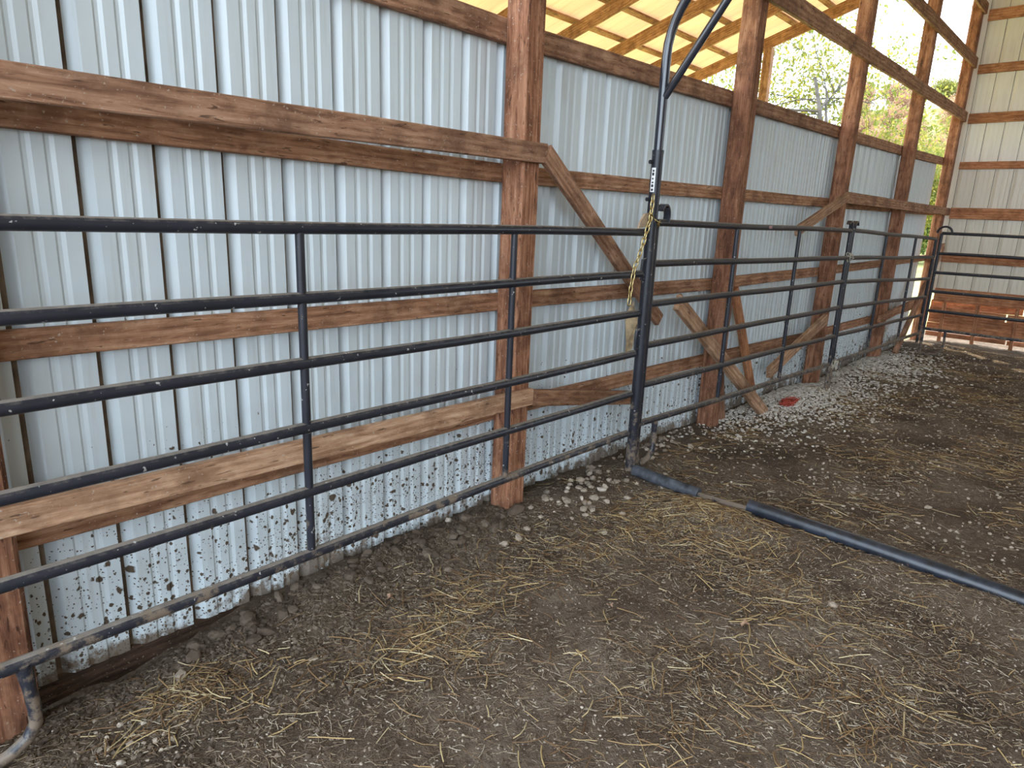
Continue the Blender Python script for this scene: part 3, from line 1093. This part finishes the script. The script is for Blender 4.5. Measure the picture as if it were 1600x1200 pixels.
rnd_stones(70, 2.32, -0.36, 0.28, 0.13, 0.012, 0.032, 'pale limestone stone in the heap before the bow frame upright', 'stones heaped before the bow frame')
rnd_stones(45, 3.35, -0.18, 0.35, 0.09, 0.012, 0.032, 'greyish stone along the wall just past the bow frame', 'stones along the wall past the bow frame')
rnd_stones(28, -0.18, -0.52, 0.09, 0.07, 0.006, 0.016, 'small tan stone in the pile beside the near skid foot', 'stones beside the near skid foot')
for (x, y, s, lab) in ((0.06, -0.30, 0.028, 'pale grey stone against the skirt board at lower left'),
                       (0.42, -0.55, 0.018, 'small pale stone on bare dirt near the lower left clods'),
                       (2.15, -1.78, 0.030, 'flat pale stone on the dirt below the threshold pipe at right'),
                       (3.60, -1.45, 0.022, 'lone white stone lying on the dirt beyond the threshold pipe'),
                       (3.75, -1.83, 0.026, 'larger white stone beyond the threshold pipe near the right edge'),
                       (1.85, -0.24, 0.055, 'dark stone wedged at the siding beside the muddy post base')):
    scatter('stone', stone_me if 'dark' not in lab else clod_me, x, y, s, lab, 'stone', None)

n = 0
while n < 80:
    x, y = random.uniform(0.1, 1.95), -0.05 - abs(random.gauss(0, 0.14))
    if any(px - 0.05 < x < px + 0.19 and y > -0.23 for px in PX):
        continue
    scatter('mud_clod', clod_me, x, y, random.uniform(0.012, 0.036), 'dark dried mud clod along the foot of the near siding', 'clod', 'mud clods along the near wall')
    n += 1


def joined_rocks(name, n, sampler, smin, smax, material, label, seed):
    r_ = random.Random(seed)
    src = []
    for me in [rock_mesh(s + seed * 100, 0.9, 'tmp', material, 1) for s in range(4)]:
        src.append((np.array([v.co[:] for v in me.vertices]), np.array([p.vertices[:] for p in me.polygons])))
    V, F, k = [], [], 0
    while len(V) < n:
        x, y = sampler(r_)
        if y > -0.03 or not inside_view((x, y, 0)):
            continue
        v, f = src[r_.randrange(4)]
        s = r_.uniform(smin, smax)
        a = r_.uniform(0, 6.28)
        ca, sa = math.cos(a), math.sin(a)
        R_ = np.array([[ca, -sa, 0], [sa, ca, 0], [0, 0, 1]])
        V.append(v @ R_.T * s + np.array([x, y, gf(x, y) + s * 0.2]))
        F.append(f + k)
        k += len(v)
    V, F = np.concatenate(V), np.concatenate(F)
    me = bpy.data.meshes.new(name)
    me.from_pydata(V.tolist(), [], F.tolist())
    me.materials.append(material)
    o = bpy.data.objects.new(name, me)
    COL.objects.link(o)
    tag(o, label, 'gravel', None, 'stuff')
    return o


joined_rocks('gravel', 5200, lambda r: (r.gauss(5.9, 0.75), -abs(r.gauss(0.05, 0.36)) - 0.04), 0.007, 0.021, M['palestone'], 'pale crushed gravel spread along the wall past the leaning boards', 2)
joined_rocks('gravel', 3000, lambda r: (r.gauss(8.6, 0.8), -abs(r.gauss(0.1, 0.4)) - 0.04), 0.008, 0.024, M['palestone'], 'pale crushed gravel near the far corner of the pen', 3)
joined_rocks('gravel', 2600, lambda r: (r.uniform(3.0, 11.4), r.uniform(-2.3, -0.05)), 0.004, 0.014, M['stone'], 'scattered small grit on the dirt beyond the threshold pipe', 4)
joined_rocks('gravel', 2600, lambda r: (r.uniform(-0.4, 2.9), r.uniform(-2.5, -0.2)), 0.002, 0.007, M['stone'], 'scattered small grit on the dirt before the threshold pipe', 5)
joined_rocks('dirt_crumbs', 5000, lambda r: (r.uniform(-0.4, 2.0), -0.05 - abs(r.gauss(0, 0.35))), 0.003, 0.014, M['clod'], 'loose dark soil crumbs along the near wall', 6)


# ------------------------------------------------------------------ straw
def strands(name, n, lo, hi, wlo, whi, box, thr_, material, label, seed, lift=0.012, extra=None):
    r_ = random.Random(seed)
    V, F = [], []
    k = 0
    made = 0
    while made < n:
        if extra and r_.random() < extra[0]:
            c = r_.choice(extra[1])
            x, y = r_.gauss(c[0], c[2]), r_.gauss(c[1], c[3])
        else:
            x, y = r_.uniform(box[0], box[1]), r_.uniform(box[2], box[3])
            d = 0.5 + 0.5 * noise.noise((x * 1.7, y * 1.7, seed)) + 0.22 * noise.noise((x * 5, y * 5, seed + 3))
            if r_.random() > max(0.03, (d - thr_) * 2.2):
                continue
        if y > -0.06 or not inside_view((x, y, 0)):
            continue
        if abs(y - GY) < 0.05 and abs(x - GX) < 0.08:
            continue
        ln = r_.uniform(lo, hi) * (0.5 + r_.random() * 0.5)
        a = r_.uniform(0, 2 * math.pi)
        cv = r_.gauss(0, 0.5)
        w = r_.uniform(wlo, whi)
        pz_ = r_.uniform(0.001, lift)
        tilt = r_.gauss(0, 0.10)
        px_, py_ = x, y
        seg = 3
        row = []
        for i in range(seg + 1):
            z = gf(px_, py_) if i in (0, seg) else None
            row.append([px_, py_, z, a])
            px_ += ln / seg * math.cos(a)
            py_ += ln / seg * math.sin(a)
            a += cv / seg + r_.gauss(0, 0.12)
        py_end = row[-1][1]
        if py_end > -0.03:
            continue
        for i in range(seg + 1):
            t = i / seg
            z = lerp(row[0][2], row[-1][2], t) + pz_ + 0.25 * ln * t * (1 - t) * abs(tilt) + max(0, tilt) * ln * t * 0.4
            qx, qy, qa = row[i][0], row[i][1], row[i][3]
            nx, ny_ = -math.sin(qa) * w, math.cos(qa) * w
            V.append((qx + nx, qy + ny_, z))
            V.append((qx - nx, qy - ny_, z))
            V.append((qx, qy, z + w * 0.9))
        for i in range(seg):
            b0, b1 = k + i * 3, k + (i + 1) * 3
            F += [(b0, b1, b1 + 2, b0 + 2), (b0 + 2, b1 + 2, b1 + 1, b0 + 1)]
        k += 3 * (seg + 1)
        made += 1
    me = bpy.data.meshes.new(name)
    me.from_pydata(V, [], F)
    me.materials.append(material)
    o = bpy.data.objects.new(name, me)
    COL.objects.link(o)
    tag(o, label, 'straw', None, 'stuff')
    return o


HEAPS = [(2.66, -1.0, 0.09, 0.10), (2.55, -0.95, 0.14, 0.16), (2.35, -1.25, 0.16, 0.2), (2.3, -0.75, 0.2, 0.14), (1.35, -1.75, 0.22, 0.28), (1.6, -2.1, 0.2, 0.2), (1.75, -0.7, 0.25, 0.18),
         (1.1, -0.62, 0.25, 0.12), (0.75, -0.75, 0.2, 0.12), (2.1, -1.6, 0.2, 0.2), (0.05, -0.42, 0.12, 0.08)]
strands('straw', 2600, 0.05, 0.17, 0.0011, 0.0026, (-0.5, 3.1, -2.6, -0.1), 0.42, M['straw'], 'loose golden straw strewn before the threshold pipe', 11, 0.016, (0.42, HEAPS))
strands('chaff', 30000, 0.012, 0.055, 0.0005, 0.0014, (-0.5, 3.1, -2.6, -0.1), 0.25, M['chaff'], 'fine broken chaff trodden into the near dirt', 12, 0.008, (0.2, HEAPS))
strands('straw', 2300, 0.06, 0.22, 0.0015, 0.0032, (2.85, 11.3, -2.4, -0.3), 0.42, M['straw'], 'loose straw strewn over the dirt beyond the threshold pipe', 13, 0.014)
strands('chaff', 7000, 0.02, 0.08, 0.001, 0.0024, (2.85, 9.5, -2.4, -0.3), 0.3, M['chaff'], 'fine broken chaff trodden into the far dirt', 14, 0.008)


# fallen leaves
def leaf(x, y, s, rot, label):
    pts = []
    n = 14
    for i in range(n):
        a = 2 * math.pi * i / n
        r = s * (0.75 + 0.28 * math.cos(a * 5)) * (1.1 if abs(a - math.pi) > 1 else 0.9)
        pts.append((r * math.cos(a), r * math.sin(a) * 0.8, 0.012 * math.sin(a * 2) * (s / 0.03)))
    vs = pts + [(0, 0, -0.002)] + [(p[0], p[1], p[2] - 0.001) for p in pts] + [(0, 0, -0.003)]
    fs = [(i, (i + 1) % n, n) for i in range(n)] + [((i + 1) % n + n + 1, i + n + 1, 2 * n + 1) for i in range(n)]
    o = MB().add(vs, fs).build('fallen_leaf', M['leafbrown'], loc=(x, y, gf(x, y) + 0.022))
    o.rotation_euler = (0.2, 0.15, rot)
    tag(o, label, 'leaf', 'fallen leaves')


leaf(0.86, -0.42, 0.022, 0.5, 'dry brown leaf on the clods beside the near siding')
leaf(1.45, -1.12, 0.017, 1.9, 'small curled leaf on bare dirt in the middle of the floor')
leaf(1.72, -1.58, 0.024, 3.0, 'torn pale leaf lying among dark straw at lower right')


# ------------------------------------------------------------------ outdoors
fd = MB().add([(-80, 0.1, -0.32), (160, 0.1, -0.32), (160, 160, -0.32), (-80, 160, -0.32), (12.1, 0.1, -0.32), (160, -120, -0.32), (12.1, -120, -0.32)],
              [(0, 1, 2, 3), (4, 6, 5, 1)]).build('field', M['grass'])
structure(fd, 'sunlit dry meadow outside the barn')
yd = MB().add([(-80, -120, -0.34), (13, -120, -0.34), (13, 0.2, -0.34), (-80, 0.2, -0.34)], [(0, 1, 2, 3)]).build('yard', M['dirt'])
structure(yd, 'bare yard on the open side of the barn')


def hz(x, y):
    r = math.hypot(x, y)
    a = math.atan2(y, x)
    f = min(1, max(0, (0.40 - a) / 0.14))
    return -0.4 + 17.0 * min(1, max(0, (r - 48) / 55)) ** 1.3 * (0.10 + 0.9 * f * f * (3 - 2 * f))


vs, fs = [], []
na, nr = 40, 12
for i in range(na):
    a = lerp(-0.35, 1.25, i / (na - 1))
    for j in range(nr):
        r = lerp(46, 125, j / (nr - 1))
        vs.append((r * math.cos(a), r * math.sin(a), hz(r * math.cos(a), r * math.sin(a))))
for i in range(na - 1):
    for j in range(nr - 1):
        fs.append((i * nr + j, i * nr + j + 1, (i + 1) * nr + j + 1, (i + 1) * nr + j))
hl = MB().add(vs, [tuple(reversed(f)) for f in fs]).build('hill', M['grass'], smooth=True)
structure(hl, 'wooded hillside beyond the meadow')


def grow(seed, height, spread, depth=4, droop=0.0, trunk_r=0.12, nb=4):
    r_ = random.Random(seed)
    mb = MB()
    tips = []

    def branch(p, d, ln, r, lev):
        pts, rs = [p.copy()], [r]
        q, dd = p.copy(), d.copy()
        seg = 4
        for i in range(seg):
            dd = (dd + Vector((r_.gauss(0, 0.16), r_.gauss(0, 0.16), r_.gauss(0, 0.1) - droop * lev * 0.05))).normalized()
            q = q + dd * (ln / seg)
            pts.append(q.copy())
            rs.append(r * (1 - 0.55 * (i + 1) / seg))
            if lev >= depth - 1:
                tips.append((q.copy(), dd.copy()))
        mb.tube(pts, rs, 7 if lev < 2 else 4, False)
        if lev >= depth:
            return
        for k_ in range(nb):
            t = r_.uniform(0.35, 1.0)
            idx = min(seg, max(1, int(t * seg)))
            side = Vector((r_.gauss(0, 1), r_.gauss(0, 1), r_.gauss(0.2, 0.5))).normalized()
            nd = (dd * 0.75 + side * spread).normalized()
            branch(pts[idx], nd, ln * r_.uniform(0.55, 0.8), rs[idx] * 0.62, lev + 1)
    branch(Vector((0, 0, 0)), Vector((0.05, 0.0, 1)).normalized(), height * 0.36, trunk_r, 0)
    return mb, tips


def leaves(tips, per, rad, size, seed):
    r_ = np.random.default_rng(seed)
    T = np.array([t[0][:] for t in tips])
    n = len(T) * per
    base = np.repeat(T, per, axis=0) + r_.normal(0, rad, (n, 3))
    a = r_.normal(0, 1, (n, 3))
    a /= np.linalg.norm(a, axis=1)[:, None]
    a[:, 2] -= 0.4
    b = np.cross(a, r_.normal(0, 1, (n, 3)))
    b /= np.linalg.norm(b, axis=1)[:, None] + 1e-9
    s = size * r_.uniform(0.6, 1.3, (n, 1))
    v = np.stack([base, base + a * s * 0.5 + b * s * 0.28, base + a * s, base + a * s * 0.5 - b * s * 0.28], axis=1).reshape(-1, 3)
    f = np.arange(4 * n).reshape(-1, 4)
    return v, f


def tree_meshes(seed, height, spread, depth, per, rad, size, leafmat, trunk_r=0.12, droop=0.0, nb=4):
    mb, tips = grow(seed, height, spread, depth, droop, trunk_r, nb)
    me1 = bpy.data.meshes.new('branches')
    me1.from_pydata(mb.v, [], mb.f)
    me1.materials.append(M['stem'])
    v, f = leaves(tips, per, rad, size, seed)
    me2 = bpy.data.meshes.new('foliage')
    me2.from_pydata(v.tolist(), [], f.tolist())
    me2.materials.append(leafmat)
    return me1, me2


def place_tree(ms_, loc, rot, s, label, group, name='tree'):
    root = empty(name, loc)
    root.rotation_euler = (0, 0, rot)
    root.scale = (s, s, s)
    tag(root, label, 'tree', group)
    for me in ms_:
        o = bpy.data.objects.new(me.name.split('.')[0], me)
        COL.objects.link(o)
        o.parent = root
    return root


willow = tree_meshes(24, 8.5, 0.75, 4, 12, 0.26, 0.062, M['leaf_y'], 0.048, 0.6, 4)
place_tree(willow, (28.0, 8.0, -0.35), 0.6, 3.2, 'airy yellow-green tree with arching branches close outside the wall', None)
place_tree(willow, (40.0, 19.0, -0.35), 2.4, 3.0, 'thin yellow-green tree behind the lean-to end post', None)
bush = tree_meshes(33, 4.6, 1.0, 4, 16, 0.25, 0.07, M['leaf_y'], 0.04, 0.2, 4)
place_tree(bush, (38, 9.6, -0.4), 0.3, 2.6, 'bright yellow-green thicket, the nearer of two at the meadow edge', 'thicket at the meadow edge', 'bush')
place_tree(bush, (50, 11.6, -0.4), 1.7, 3.0, 'yellow-green thicket, the farther of two at the meadow edge', 'thicket at the meadow edge', 'bush')
bushg = tree_meshes(35, 3.2, 1.0, 4, 12, 0.2, 0.08, M['leaf_g'], 0.04, 0.1, 4)
place_tree(bushg, (46, 7.2, -0.4), 0.0, 2.6, 'deep green bush low in the last opening', None, 'bush')
russ = [tree_meshes(40 + i, 9.0, 0.85, 3, 48, 0.7, 0.20, M['leaf_o'] if i != 1 else M['leaf_y'], 0.16, 0.0, 4) for i in range(3)]
n = 0
rt = random.Random(5)
spots = []
for i in range(2000):
    if n >= 75:
        break
    a = rt.uniform(0.06, 0.40)
    r = rt.uniform(56, 106)
    x, y = r * math.cos(a), r * math.sin(a)
    if any(math.hypot(x - q[0], y - q[1]) < 4.6 for q in spots):
        continue
    spots.append((x, y))
    place_tree(russ[rt.choice((0, 0, 2, 2, 1))], (x, y, hz(x, y) - 0.2), rt.uniform(0, 6.28), rt.uniform(0.5, 0.8), 'autumn tree on the hillside beyond the meadow', 'autumn trees on the hillside')
    n += 1
